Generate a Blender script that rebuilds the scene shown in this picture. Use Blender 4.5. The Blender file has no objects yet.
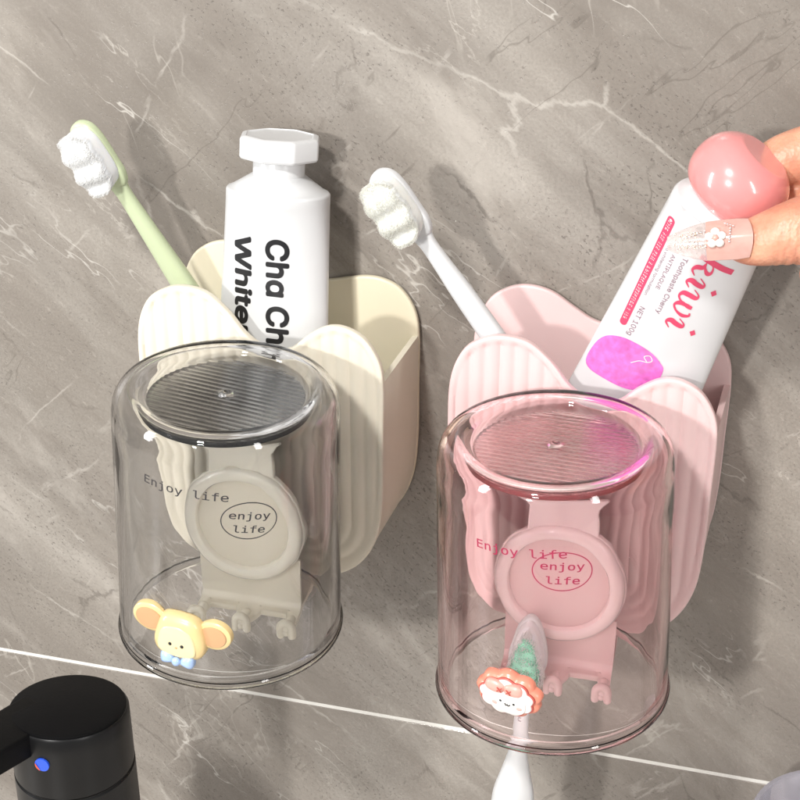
import bpy, bmesh, math, random, os
import numpy as np
from mathutils import Vector, Matrix, geometry
random.seed(7)
MM = 0.001
PI = math.pi
scene = bpy.context.scene
COL = scene.collection
R = math.radians

# ------------------------------------------------------------------ materials
def new_mat(name):
    m = bpy.data.materials.new(name); m.use_nodes = True
    nt = m.node_tree; nt.nodes.clear()
    out = nt.nodes.new('ShaderNodeOutputMaterial')
    return m, nt, out

def N(nt, kind, **kw):
    n = nt.nodes.new(kind)
    for k, v in kw.items():
        if k.startswith('i_'):
            n.inputs[k[2:].replace('_', ' ')].default_value = v
        else:
            setattr(n, k, v)
    return n

def plastic(name, col, rough=0.35, coat=0.0, sss=0.0, var=0.03, bump=0.0, bscale=900, spec=0.5, metal=0.0, vscale=60, sub_r=(1, .8, .6), trans=0.0, sss_scale=0.004):
    m, nt, out = new_mat(name)
    p = N(nt, 'ShaderNodeBsdfPrincipled')
    tc = N(nt, 'ShaderNodeTexCoord')
    nz = N(nt, 'ShaderNodeTexNoise'); nz.inputs['Scale'].default_value = vscale; nz.inputs['Detail'].default_value = 4
    nt.links.new(tc.outputs['Object'], nz.inputs['Vector'])
    mr = N(nt, 'ShaderNodeMapRange'); mr.inputs['From Min'].default_value = .3; mr.inputs['From Max'].default_value = .7
    mr.inputs['To Min'].default_value = 1 - var; mr.inputs['To Max'].default_value = 1 + var
    nt.links.new(nz.outputs['Fac'], mr.inputs['Value'])
    mx = N(nt, 'ShaderNodeVectorMath', operation='SCALE'); mx.inputs[0].default_value = col
    nt.links.new(mr.outputs['Result'], mx.inputs['Scale'])
    nt.links.new(mx.outputs['Vector'], p.inputs['Base Color'])
    p.inputs['Roughness'].default_value = rough
    p.inputs['Metallic'].default_value = metal
    p.inputs['Specular IOR Level'].default_value = spec
    p.inputs['Coat Weight'].default_value = coat; p.inputs['Coat Roughness'].default_value = .06
    p.inputs['Subsurface Weight'].default_value = sss
    p.inputs['Subsurface Radius'].default_value = sub_r; p.inputs['Subsurface Scale'].default_value = sss_scale
    p.inputs['Transmission Weight'].default_value = trans
    if bump:
        nb = N(nt, 'ShaderNodeTexNoise'); nb.inputs['Scale'].default_value = bscale; nb.inputs['Detail'].default_value = 3
        nt.links.new(tc.outputs['Object'], nb.inputs['Vector'])
        b = N(nt, 'ShaderNodeBump'); b.inputs['Strength'].default_value = 1; b.inputs['Distance'].default_value = bump * MM
        nt.links.new(nb.outputs['Fac'], b.inputs['Height']); nt.links.new(b.outputs['Normal'], p.inputs['Normal'])
    nt.links.new(p.outputs['BSDF'], out.inputs['Surface'])
    return m

def glass(name, tint, absorb, density, rough=0.0, ior=1.49):
    m, nt, out = new_mat(name)
    g = N(nt, 'ShaderNodeBsdfGlass'); g.inputs['Color'].default_value = (*tint, 1); g.inputs['Roughness'].default_value = rough; g.inputs['IOR'].default_value = ior
    v = N(nt, 'ShaderNodeVolumeAbsorption'); v.inputs['Color'].default_value = (*absorb, 1); v.inputs['Density'].default_value = density
    tc = N(nt, 'ShaderNodeTexCoord'); mp = N(nt, 'ShaderNodeMapping'); mp.inputs['Scale'].default_value = (1, 1, .25)
    nz = N(nt, 'ShaderNodeTexNoise'); nz.inputs['Scale'].default_value = 75; nz.inputs['Detail'].default_value = 1.5
    nt.links.new(tc.outputs['Object'], mp.inputs['Vector']); nt.links.new(mp.outputs['Vector'], nz.inputs['Vector'])
    b = N(nt, 'ShaderNodeBump'); b.inputs['Strength'].default_value = .5; b.inputs['Distance'].default_value = 0.00036
    nt.links.new(nz.outputs['Fac'], b.inputs['Height']); nt.links.new(b.outputs['Normal'], g.inputs['Normal'])
    nt.links.new(g.outputs['BSDF'], out.inputs['Surface']); nt.links.new(v.outputs['Volume'], out.inputs['Volume'])
    return m

def marble():
    m, nt, out = new_mat('grey_marble_tile')
    L = nt.links.new
    p = N(nt, 'ShaderNodeBsdfPrincipled')
    tc = N(nt, 'ShaderNodeTexCoord')
    def mapping(rot, scale):
        q = N(nt, 'ShaderNodeMapping'); q.vector_type = 'TEXTURE'; q.inputs['Rotation'].default_value = rot; q.inputs['Scale'].default_value = tuple(1 / a for a in scale)
        L(tc.outputs['Object'], q.inputs['Vector']); return q.outputs['Vector']
    def noise(vec, scale, detail=5, rough=.55, dist=0.0):
        n = N(nt, 'ShaderNodeTexNoise'); n.inputs['Scale'].default_value = scale; n.inputs['Detail'].default_value = detail
        n.inputs['Roughness'].default_value = rough; n.inputs['Distortion'].default_value = dist
        L(vec, n.inputs['Vector']); return n.outputs['Fac']
    def rng(v, a, b, c=0., d=1.):
        n = N(nt, 'ShaderNodeMapRange', clamp=True); n.interpolation_type = 'SMOOTHSTEP'
        for k, x in zip(('From Min', 'From Max', 'To Min', 'To Max'), (a, b, c, d)): n.inputs[k].default_value = x
        L(v, n.inputs['Value']); return n.outputs['Result']
    def math_(op, a, b=None):
        n = N(nt, 'ShaderNodeMath', operation=op)
        for i, x in enumerate((a, b)):
            if x is None: continue
            if isinstance(x, (int, float)): n.inputs[i].default_value = x
            else: L(x, n.inputs[i])
        return n.outputs[0]
    def mix(f, a, b):
        n = N(nt, 'ShaderNodeMix', data_type='RGBA')
        if isinstance(f, float): n.inputs[0].default_value = f
        else: L(f, n.inputs[0])
        for i, x in ((6, a), (7, b)):
            if isinstance(x, tuple): n.inputs[i].default_value = (*x, 1)
            else: L(x, n.inputs[i])
        return n.outputs[2]
    v0 = mapping((0, 0, 0), (1, 1, 1))
    vd = mapping((0, R(-50), 0), (1, 1, .28))       # streaks running down to the right
    vd2 = mapping((0, R(42), 0), (1, 1, .10))     # fine hatch the other way
    big = rng(noise(vd, 9, 6, .6, .4), .32, .68)
    c = mix(big, (.255, .230, .202), (.42, .387, .347))
    mid = rng(noise(vd, 38, 8, .68, .6), .36, .66)
    c = mix(math_('MULTIPLY', mid, .50), c, (.21, .18, .153))
    warm = rng(noise(v0, 7, 3), .45, .7)
    c = mix(math_('MULTIPLY', warm, .25), c, (.41, .368, .318))
    # grain
    g1 = rng(noise(v0, 950, 3, .8), .38, .64)
    c = mix(math_('MULTIPLY', g1, .34), c, (.15, .128, .108))
    g2 = rng(noise(vd, 480, 5, .85), .55, .68)
    c = mix(math_('MULTIPLY', g2, .30), c, (.60, .55, .49))
    # dark pits in patches
    pit = rng(noise(mapping((0, R(-50), 0), (1, 1, .55)), 900, 3, .65), .585, .66)
    patch = rng(noise(vd, 26, 4, .6, .5), .40, .62)
    pm = math_('MULTIPLY', pit, math_('ADD', math_('MULTIPLY', patch, .95), .10))
    c = mix(math_('MULTIPLY', pm, .50), c, (.075, .06, .05))
    # hatched scratches
    hz = rng(noise(vd2, 260, 2, .5), .66, .72)
    hp = rng(noise(v0, 16, 2), .55, .68)
    c = mix(math_('MULTIPLY', math_('MULTIPLY', hz, hp), .5), c, (.12, .10, .085))
    # pale veins : thin ridges of distorted noise
    def cracks(scale, width, rot, stretch, seed, warp=.012):
        q = mapping((0, R(rot), 0), (1, 1, stretch))
        a = N(nt, 'ShaderNodeVectorMath', operation='ADD'); L(q, a.inputs[0]); a.inputs[1].default_value = (seed, seed * 1.7, seed * .6)
        n = N(nt, 'ShaderNodeTexNoise'); n.inputs['Scale'].default_value = 28; n.inputs['Detail'].default_value = 6; n.inputs['Roughness'].default_value = .62
        L(q, n.inputs['Vector'])
        sb = N(nt, 'ShaderNodeVectorMath', operation='SUBTRACT'); L(n.outputs['Color'], sb.inputs[0]); sb.inputs[1].default_value = (.5, .5, .5)
        sc = N(nt, 'ShaderNodeVectorMath', operation='SCALE'); L(sb.outputs[0], sc.inputs[0]); sc.inputs['Scale'].default_value = warp * 2
        ad = N(nt, 'ShaderNodeVectorMath', operation='ADD'); L(a.outputs[0], ad.inputs[0]); L(sc.outputs[0], ad.inputs[1])
        v = N(nt, 'ShaderNodeTexVoronoi', feature='DISTANCE_TO_EDGE'); v.inputs['Scale'].default_value = scale; L(ad.outputs[0], v.inputs['Vector'])
        return rng(v.outputs['Distance'], 0.0, width, 1., 0.), v.outputs['Distance']
    def vein(scale, width, maskscale, lo, hi, rot, dist=1.2, detail=5):
        n = noise(mapping((0, R(rot), 0), (1, 1, .30)), scale, detail, .60, dist)
        d = math_('ABSOLUTE', math_('SUBTRACT', n, .5))
        line = rng(d, 0.0, width, 1., 0.)
        mk = rng(noise(v0, maskscale, 3), lo, hi)
        return math_('MULTIPLY', line, mk)
    # broad diagonal tonal bands and long fracture veins
    band = rng(noise(mapping((0, R(-55), 0), (1, 1, .22)), 15, 5, .6, .3), .40, .62)
    c = mix(math_('MULTIPLY', band, .42), c, (.155, .133, .115))
    lite = rng(noise(mapping((0, R(-40), 0), (1, 1, .30)), 21, 7, .68, .2), .52, .70)
    c = mix(math_('MULTIPLY', lite, .45), c, (.50, .462, .415))
    cr, cd = cracks(11, .010, -50, .42, .31)
    mk = rng(noise(v0, 15, 4, .6), .46, .60)
    c = mix(math_('MULTIPLY', math_('MULTIPLY', cr, mk), .40), c, (.62, .585, .53))
    halo = math_('MULTIPLY', rng(cd, 0., .10, 1., 0.), rng(noise(v0, 12, 3), .5, .66))
    c = mix(math_('MULTIPLY', halo, .30), c, (.13, .11, .094))
    cr, cd = cracks(19, .014, -38, .5, 1.7)
    mk = rng(noise(v0, 19, 4, .6), .50, .62)
    c = mix(math_('MULTIPLY', math_('MULTIPLY', cr, mk), .50), c, (.11, .094, .08))
    cr, cd = cracks(26, .020, 44, .35, 3.3)
    mk = rng(noise(v0, 23, 4, .6), .52, .62)
    c = mix(math_('MULTIPLY', math_('MULTIPLY', cr, mk), .34), c, (.60, .56, .51))
    v = vein(9, .0026, 12, .47, .60, -52, .10, 6)
    c = mix(math_('MULTIPLY', v, .55), c, (.66, .63, .58))
    v = vein(24, .0060, 11, .50, .66, -46, .12, 7)
    c = mix(math_('MULTIPLY', v, .38), c, (.62, .58, .52))
    v = vein(14, .0045, 14, .5, .6, 40, .15)
    c = mix(math_('MULTIPLY', v, .40), c, (.10, .085, .07))
    v = vein(30, .010, 12, .54, .68, -20, .2, 4)
    c = mix(math_('MULTIPLY', v, .30), c, (.60, .56, .50))
    L(c, p.inputs['Base Color'])
    ro = rng(g1, 0, 1, .22, .36)
    L(ro, p.inputs['Roughness'])
    p.inputs['Specular IOR Level'].default_value = .45
    b = N(nt, 'ShaderNodeBump'); b.inputs['Distance'].default_value = 0.00025; b.inputs['Strength'].default_value = .6
    h = math_('SUBTRACT', math_('MULTIPLY', noise(vd, 90, 6, .65), 1.0), pm)
    L(h, b.inputs['Height']); L(b.outputs['Normal'], p.inputs['Normal'])
    L(p.outputs['BSDF'], out.inputs['Surface'])
    return m

def skin_mat():
    m, nt, out = new_mat('skin')
    L = nt.links.new
    p = N(nt, 'ShaderNodeBsdfPrincipled'); tc = N(nt, 'ShaderNodeTexCoord')
    n = N(nt, 'ShaderNodeTexNoise'); n.inputs['Scale'].default_value = 90; n.inputs['Detail'].default_value = 5
    L(tc.outputs['Object'], n.inputs['Vector'])
    r = N(nt, 'ShaderNodeValToRGB'); r.color_ramp.elements[0].position = .35; r.color_ramp.elements[1].position = .68
    r.color_ramp.elements[0].color = (.60, .235, .15, 1); r.color_ramp.elements[1].color = (.74, .39, .255, 1)
    L(n.outputs['Fac'], r.inputs['Fac']); L(r.outputs['Color'], p.inputs['Base Color'])
    p.inputs['Roughness'].default_value = .42
    p.inputs['Subsurface Weight'].default_value = .35; p.inputs['Subsurface Radius'].default_value = (1, .35, .2); p.inputs['Subsurface Scale'].default_value = .004
    mp = N(nt, 'ShaderNodeMapping'); mp.inputs['Scale'].default_value = (2.6, 1, .8)
    v = N(nt, 'ShaderNodeTexVoronoi'); v.inputs['Scale'].default_value = 900
    w = N(nt, 'ShaderNodeTexNoise'); w.inputs['Scale'].default_value = 330; w.inputs['Detail'].default_value = 3
    L(tc.outputs['Object'], mp.inputs['Vector']); L(mp.outputs['Vector'], w.inputs['Vector']); L(tc.outputs['Object'], v.inputs['Vector'])
    a = N(nt, 'ShaderNodeMath', operation='ADD'); L(v.outputs['Distance'], a.inputs[0]); L(w.outputs['Fac'], a.inputs[1])
    b = N(nt, 'ShaderNodeBump'); b.inputs['Distance'].default_value = .00025; b.inputs['Strength'].default_value = .45
    L(a.outputs[0], b.inputs['Height']); L(b.outputs['Normal'], p.inputs['Normal'])
    L(p.outputs['BSDF'], out.inputs['Surface'])
    return m

M = {}
M['marble'] = marble()
M['grout'] = plastic('white_grout', (.80, .78, .73), .6, bump=.1)
M['cream'] = plastic('cream_plastic', (.80, .74, .61), .36, sss=.10, var=.015, sub_r=(1, .85, .6))
M['creamin'] = plastic('cream_plastic_inner', (.77, .70, .53), .4, sss=.08, var=.015)
M['pink'] = plastic('pink_plastic', (.78, .565, .555), .36, sss=.10, var=.015, sub_r=(1, .5, .5))
M['creamgloss'] = plastic('pale_glossy_cream', (.88, .83, .71), .18, coat=.6, sss=.1, var=.01)
M['pinkgloss'] = plastic('pale_glossy_pink', (.88, .70, .69), .18, coat=.6, sss=.1, var=.01)
M['white'] = plastic('white_plastic', (.78, .78, .775), .28, var=.01, coat=.2)
M['tubewhite'] = plastic('white_tube_film', (.67, .675, .68), .33, var=.015, bump=.25, bscale=70, coat=.25)
M['capwhite'] = plastic('white_cap', (.68, .685, .69), .3, var=.01)
M['tubewhite2'] = plastic('white_tube_pearl', (.70, .70, .71), .26, var=.01, coat=.5, bump=.2, bscale=40)
M['capink'] = plastic('glossy_pink_cap', (.80, .29, .285), .24, coat=.9, sss=.15, var=.02, sub_r=(1, .4, .4))
M['green'] = plastic('pale_green_plastic', (.53, .60, .39), .32, sss=.1, var=.02)
M['brushwhite'] = plastic('white_brush_plastic', (.68, .685, .69), .28, sss=.1, var=.02)
M['bristle'] = plastic('white_bristles', (.93, .93, .92), .6, sss=.4, var=.03, bump=.05, bscale=1800)
M['bristlecream'] = plastic('creamy_bristles', (.92, .915, .85), .6, sss=.4, var=.04, bump=.05, bscale=1800)
M['mint'] = plastic('mint_bristles', (.34, .84, .62), .5, sss=.3, var=.25, vscale=350)
M['ink'] = plastic('black_ink', (.012, .012, .014), .4, var=0)
M['inkgrey'] = plastic('dark_grey_ink', (.035, .032, .035), .4, var=0)
M['inkred'] = plastic('crimson_ink', (.36, .014, .065), .4, var=0)
M['kiwi'] = plastic('rose_ink', (.70, .07, .15), .35, var=.05)
M['greyink'] = plastic('mauve_grey_ink', (.28, .15, .20), .4, var=0)
M['blob'] = plastic('magenta_print', (.74, .17, .56), .22, coat=.8, var=.22, vscale=420)
M['black'] = plastic('black_metal', (.003, .003, .0035), .5, var=.1, spec=.12, bump=.03)
M['blackside'] = plastic('black_satin', (.006, .006, .0065), .34, var=.1, spec=.35)
M['blue'] = plastic('blue_mark', (.02, .10, .75), .25, var=0, coat=.5)
M['red'] = plastic('red_mark', (.75, .10, .05), .25, var=0, coat=.5)
M['ceramic'] = plastic('counter_stone', (.50, .47, .43), .3, var=.05)
M['yellow'] = plastic('pastel_yellow_resin', (.80, .60, .29), .3, coat=.5, sss=.1, var=.01)
M['yellowface'] = plastic('pale_yellow_resin', (.84, .71, .40), .3, coat=.5, sss=.1, var=.01)
M['tan'] = plastic('tan_resin', (.56, .33, .17), .38, coat=.4, var=.02)
M['babyblue'] = plastic('baby_blue_resin', (.38, .53, .82), .3, coat=.5, var=.05)
M['coral'] = plastic('coral_resin', (.82, .28, .19), .3, coat=.5, sss=.1, var=.02)
M['coralline'] = plastic('dark_coral_line', (.48, .09, .07), .4, var=0)
M['paleface'] = plastic('white_resin', (.82, .78, .74), .3, coat=.5, sss=.1, var=.01)
M['rosebow'] = plastic('rose_resin', (.80, .38, .32), .35, coat=.4, var=.02)
M['blush'] = plastic('blush_pink', (.88, .42, .38), .4, var=0)
M['silver'] = plastic('silver_crystal', (.88, .86, .87), .10, metal=.85, var=.02, coat=.5)
M['gold'] = plastic('rose_gold_beads', (.85, .60, .42), .2, metal=.8, var=.05)
M['skin'] = skin_mat()
M['nail'] = plastic('nail_gel', (.64, .36, .31), .12, coat=.6, var=.06, vscale=260, sss=.2)
M['nailtip'] = plastic('clear_glitter_nail_tip', (.90, .80, .77), .12, coat=1.0, var=.15, vscale=900, trans=.75)
M['smoke'] = glass('smoke_clear_plastic', (1, 1, 1), (.37, .355, .345), 100)
M['rose'] = glass('rose_clear_plastic', (1, 1, 1), (.99, .52, .56), 78)
M['smokedisc'] = glass('dense_smoke_plastic', (.95, .95, .95), (.20, .20, .21), 420, rough=.22)
M['rosedisc'] = glass('dense_rose_plastic', (.99, .97, .97), (.985, .30, .34), 150, rough=.22)
M['clear'] = plastic('pale_violet_glass', (.80, .78, .85), .12, trans=.7, coat=.5)

# ------------------------------------------------------------------ helpers
def props(o, label=None, cat=None, group=None, kind=None):
    if label: o['label'] = label
    if cat: o['category'] = cat
    if group: o['group'] = group
    if kind: o['kind'] = kind
    return o

def thing(name, label, cat, loc, rot=(0, 0, 0), group=None):
    o = bpy.data.objects.new(name, None); COL.objects.link(o)
    o.location = Vector(loc) * MM; o.rotation_euler = rot; o.empty_display_size = .01
    return props(o, label, cat, group)

def obj(name, me, mat, parent=None, smooth=True, angle=40):
    """me: bmesh or mesh in millimetres; mat: a material or list."""
    if isinstance(me, bmesh.types.BMesh):
        bm = me; me = bpy.data.meshes.new(name); bm.to_mesh(me); bm.free()
    me.transform(Matrix.Scale(MM, 4))
    o = bpy.data.objects.new(name, me); COL.objects.link(o)
    for m in (mat if isinstance(mat, (list, tuple)) else [mat]): me.materials.append(m)
    if smooth:
        for p in me.polygons: p.use_smooth = True
        me.update()
        if angle:
            b = bmesh.new(); b.from_mesh(me)
            for e in b.edges:
                if len(e.link_faces) == 2 and e.calc_face_angle(0) > R(angle): e.smooth = False
            b.to_mesh(me); b.free()
    if parent: o.parent = parent
    return o

def xf(bm, mat):
    bmesh.ops.transform(bm, matrix=mat, verts=bm.verts); return bm

def join(*bms):
    out = bmesh.new()
    for b in bms:
        t = bpy.data.meshes.new('t'); b.to_mesh(t); out.from_mesh(t); b.free(); bpy.data.meshes.remove(t)
    return out

def lathe(prof, seg=96, closed=False):
    bm = bmesh.new(); rings = []
    for r, z in prof:
        if r < 1e-6: rings.append([bm.verts.new((0, 0, z))])
        else: rings.append([bm.verts.new((r * math.cos(2 * PI * k / seg), r * math.sin(2 * PI * k / seg), z)) for k in range(seg)])
    prs = list(zip(rings, rings[1:])) + ([(rings[-1], rings[0])] if closed else [])
    for a, b in prs:
        for k in range(seg):
            k2 = (k + 1) % seg
            if len(a) == 1 and len(b) == 1: continue
            if len(a) == 1: bm.faces.new((a[0], b[k], b[k2]))
            elif len(b) == 1: bm.faces.new((a[k], b[0], a[k2]))
            else: bm.faces.new((a[k], b[k], b[k2], a[k2]))
    bmesh.ops.recalc_face_normals(bm, faces=bm.faces)
    return bm

def loft(sections, cap=True, closed_ring=True):
    bm = bmesh.new(); rings = [[bm.verts.new(p) for p in s] for s in sections]
    n = len(rings[0])
    for a, b in zip(rings, rings[1:]):
        for k in range(n if closed_ring else n - 1):
            bm.faces.new((a[k], b[k], b[(k + 1) % n], a[(k + 1) % n]))
    if cap:
        bm.faces.new(rings[0]); bm.faces.new(rings[-1][::-1])
    bmesh.ops.recalc_face_normals(bm, faces=bm.faces)
    return bm

def catmull(pts, n=8, closed=False):
    P = [np.array(p, float) for p in pts]; out = []
    m = len(P)
    rngi = range(m) if closed else range(m - 1)
    for i in rngi:
        p0 = P[(i - 1) % m] if (closed or i > 0) else 2 * P[0] - P[1]
        p1 = P[i]; p2 = P[(i + 1) % m]
        p3 = P[(i + 2) % m] if (closed or i + 2 < m) else 2 * P[-1] - P[-2]
        for k in range(n):
            t = k / n
            out.append(.5 * ((2 * p1) + (-p0 + p2) * t + (2 * p0 - 5 * p1 + 4 * p2 - p3) * t * t + (-p0 + 3 * p1 - 3 * p2 + p3) * t ** 3))
    if not closed: out.append(P[-1])
    return out

def tube(path, rad, seg=16, up=(0, 0, 1), flat=1.0, caps=True):
    """rounded tube along path; rad float or list; flat scales the thickness across `up`."""
    path = [Vector(p) for p in path]; n = len(path)
    rad = [rad] * n if isinstance(rad, (int, float)) else list(rad)
    secs = []
    for i, p in enumerate(path):
        t = (path[min(i + 1, n - 1)] - path[max(i - 1, 0)]).normalized()
        s = t.cross(Vector(up)).normalized(); u = s.cross(t).normalized()
        f = flat if isinstance(flat, (int, float)) else flat[i]
        secs.append([p + s * (rad[i] * math.cos(2 * PI * k / seg)) + u * (rad[i] * f * math.sin(2 * PI * k / seg)) for k in range(seg)])
    if caps:
        pre, post = [], []
        t0 = (path[0] - path[1]).normalized(); t1 = (path[-1] - path[-2]).normalized()
        f0 = flat if isinstance(flat, (int, float)) else flat[0]; f1 = flat if isinstance(flat, (int, float)) else flat[-1]
        for a in (80, 60, 40, 20):
            c, s = math.cos(R(a)), math.sin(R(a))
            pre.append([path[0] + (q - path[0]) * c + t0 * (rad[0] * min(f0, 1) * s) for q in secs[0]])
            post.append([path[-1] + (q - path[-1]) * c + t1 * (rad[-1] * min(f1, 1) * s) for q in secs[-1]])
        secs = pre + secs + post[::-1]
    return loft(secs)

def inset(poly, d):
    """move a CCW polygon (x,z) inwards by d along its vertex normals"""
    P = np.array(poly, float); nx = np.roll(P, -1, 0) - np.roll(P, 1, 0)
    nx /= np.maximum(np.linalg.norm(nx, axis=1)[:, None], 1e-9)
    nrm = np.stack([-nx[:, 1], nx[:, 0]], 1)
    return P + nrm * d

def ccw(poly):
    P = np.array(poly, float); a = .5 * np.sum(P[:, 0] * np.roll(P[:, 1], -1) - np.roll(P[:, 0], -1) * P[:, 1])
    return P if a > 0 else P[::-1]

def slab(poly, y0, y1, r=.8, seg=4, front=True, back=True):
    """extrude the (x,z) outline from y0 (front, smaller y) to y1 with rounded rims."""
    P = ccw(poly); secs = []
    for k in range(seg + 1):
        a = k / seg * PI / 2
        secs.append((inset(P, r * (1 - math.sin(a))), y0 + r * (1 - math.cos(a))))
    for k in range(seg, -1, -1):
        a = k / seg * PI / 2
        secs.append((inset(P, r * (1 - math.sin(a))), y1 - r * (1 - math.cos(a))))
    bm = bmesh.new()
    rings = [[bm.verts.new((x, y, z)) for x, z in q] for q, y in secs]
    n = len(P)
    for a, b in zip(rings, rings[1:]):
        for k in range(n): bm.faces.new((a[k], a[(k + 1) % n], b[(k + 1) % n], b[k]))
    def cap(ring):
        tri = geometry.tessellate_polygon([[Vector((v.co.x, v.co.z, 0)) for v in ring]])
        for t in tri:
            try: bm.faces.new([ring[i] for i in t])
            except ValueError: pass
    if front: cap(rings[0])
    if back: cap(rings[-1])
    bmesh.ops.recalc_face_normals(bm, faces=bm.faces)
    return bm

def pillow(poly, y0, depth, rings=7, power=.5, base=0.0):
    """puffy dome on an (x,z) outline: rim at y0, bulging to y0-depth; closed at the back."""
    P = ccw(poly); c = P.mean(0); bm = bmesh.new(); rs = []
    rs.append([bm.verts.new((x, y0 + base, z)) for x, z in P]) if base else None
    for k in range(rings):
        t = k / rings; s = 1 - t * t if False else math.cos(t * PI / 2)
        h = math.sin(t * PI / 2) ** (2 * power)
        rs.append([bm.verts.new((c[0] + (x - c[0]) * s, y0 - depth * h, c[1] + (z - c[1]) * s)) for x, z in P])
    top = bm.verts.new((c[0], y0 - depth, c[1])); n = len(P)
    for a, b in zip(rs, rs[1:]):
        for k in range(n): bm.faces.new((a[k], a[(k + 1) % n], b[(k + 1) % n], b[k]))
    for k in range(n): bm.faces.new((rs[-1][k], rs[-1][(k + 1) % n], top))
    bm.faces.new(rs[0])
    bmesh.ops.recalc_face_normals(bm, faces=bm.faces)
    return bm

def ellipse(cx, cz, a, b, rot=0, n=40, p=2.0):
    out = []
    for k in range(n):
        t = 2 * PI * k / n; c, s = math.cos(t), math.sin(t)
        x = a * math.copysign(abs(c) ** (2 / p), c); z = b * math.copysign(abs(s) ** (2 / p), s)
        out.append((cx + x * math.cos(rot) - z * math.sin(rot), cz + x * math.sin(rot) + z * math.cos(rot)))
    return out

def ball(c, r, seg=16, rings=10):
    bm = bmesh.new(); bmesh.ops.create_uvsphere(bm, u_segments=seg, v_segments=rings, radius=1)
    r = (r, r, r) if isinstance(r, (int, float)) else r
    return xf(bm, Matrix.Translation(c) @ Matrix.Diagonal((*r, 1)))

FONTDIR = os.path.join(bpy.utils.resource_path('LOCAL'), 'datafiles', 'fonts')
_f = {}
def font(name):
    if name not in _f:
        try: _f[name] = bpy.data.fonts.load(os.path.join(FONTDIR, name))
        except Exception: _f[name] = None
    return _f[name]

def text_bm(s, fname, size=1.0, bold=0.0, spacing=1.0, shear=0.0, fit=None):
    """flat mesh of the word in the XY plane, origin at its left baseline; fit: total width"""
    cu = bpy.data.curves.new('t', 'FONT'); cu.body = s
    f = font(fname)
    if f: cu.font = f
    cu.size = size; cu.offset = bold; cu.space_character = spacing; cu.shear = shear; cu.resolution_u = 4
    o = bpy.data.objects.new('t', cu); COL.objects.link(o)
    bpy.context.view_layer.update()
    me = bpy.data.meshes.new_from_object(o.evaluated_get(bpy.context.evaluated_depsgraph_get()))
    bpy.data.objects.remove(o); bpy.data.curves.remove(cu)
    bm = bmesh.new(); bm.from_mesh(me); bpy.data.meshes.remove(me)
    xs = [v.co.x for v in bm.verts]
    if xs:
        x0, x1 = min(xs), max(xs); k = (fit / (x1 - x0)) if fit else 1.0
        for v in bm.verts: v.co.x = (v.co.x - x0) * k
    return bm

def bold_word(s, fname, size, bold, fit):
    """letters built one by one so that fat outlines never cancel where they touch"""
    out = []
    def xmax(t, b=0.0):
        m = text_bm('|' + t + '|', fname, size, b); r = max(v.co.x for v in m.verts); m.free(); return r
    e = xmax('')
    for i, c in enumerate(s):
        if c == ' ': continue
        m = text_bm(c, fname, size, 0); w = max(v.co.x for v in m.verts)
        lay = [m]                                     # fattened with shifted layers, each a hair above the last
        for k in range(8):
            n = m.copy()
            for v in n.verts: v.co.x += bold * math.cos(k * PI / 4); v.co.y += bold * math.sin(k * PI / 4); v.co.z += .012 * (k + 1)
            lay.append(n)
        m = join(*lay)
        r = xmax(s[:i + 1]) - e                       # pen position after this letter
        a = xmax(s[:i]) - e if i else 0.0
        for v in m.verts: v.co.x += (a + r) / 2 - w / 2
        out.append(m)
    b = join(*out); xs = [v.co.x for v in b.verts]; x0, x1 = min(xs), max(xs)
    for v in b.verts: v.co.x = (v.co.x - x0) * fit / (x1 - x0)
    return b

def densify(bm, L):
    """cut long edges so that the flat letters can follow a curved surface"""
    bmesh.ops.triangulate(bm, faces=bm.faces)
    for _ in range(4):
        es = [e for e in bm.edges if e.calc_length() > L]
        if not es: break
        bmesh.ops.subdivide_edges(bm, edges=es, cuts=1, use_grid_fill=False)
        bmesh.ops.triangulate(bm, faces=bm.faces)
    return bm

def map_bm(bm, fn):
    for v in bm.verts: v.co = fn(v.co.x, v.co.y, v.co.z)
    return bm

# ------------------------------------------------------------------ the wall
def rect_sheet(x0, x1, z0, z1, y):
    bm = bmesh.new(); vs = [bm.verts.new(p) for p in ((x0, y, z0), (x1, y, z0), (x1, y, z1), (x0, y, z1))]
    bm.faces.new(vs)
    return bm
def tile(x0, x1, z0, z1):
    b = .5
    bm = bmesh.new()
    a = [bm.verts.new(p) for p in ((x0 + b, 0, z0 + b), (x1 - b, 0, z0 + b), (x1 - b, 0, z1 - b), (x0 + b, 0, z1 - b))]
    c = [bm.verts.new(p) for p in ((x0, b, z0), (x1, b, z0), (x1, b, z1), (x0, b, z1))]
    d = [bm.verts.new(p) for p in ((x0, 6, z0), (x1, 6, z0), (x1, 6, z1), (x0, 6, z1))]
    bm.faces.new(a)
    for p, q in ((a, c), (c, d)):
        for k in range(4): bm.faces.new((p[k], q[k], q[(k + 1) % 4], p[(k + 1) % 4]))
    bmesh.ops.recalc_face_normals(bm, faces=bm.faces)
    return bm
w = obj('wall', join(tile(-700, 800, -109.35, 700), tile(-700, 800, -420, -110.85)), M['marble'], smooth=False); props(w, kind='structure')
w = obj('wall_grout', rect_sheet(-700, 800, -111.4, -108.8, .35), M['grout'], smooth=False); props(w, kind='structure')
bm = bmesh.new(); bmesh.ops.create_cube(bm, size=1); xf(bm, Matrix.Translation((50, -300, -240)) @ Matrix.Diagonal((1500, 596, 40, 1)))
w = obj('countertop', bm, M['ceramic'], smooth=False); props(w, kind='structure')

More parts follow.
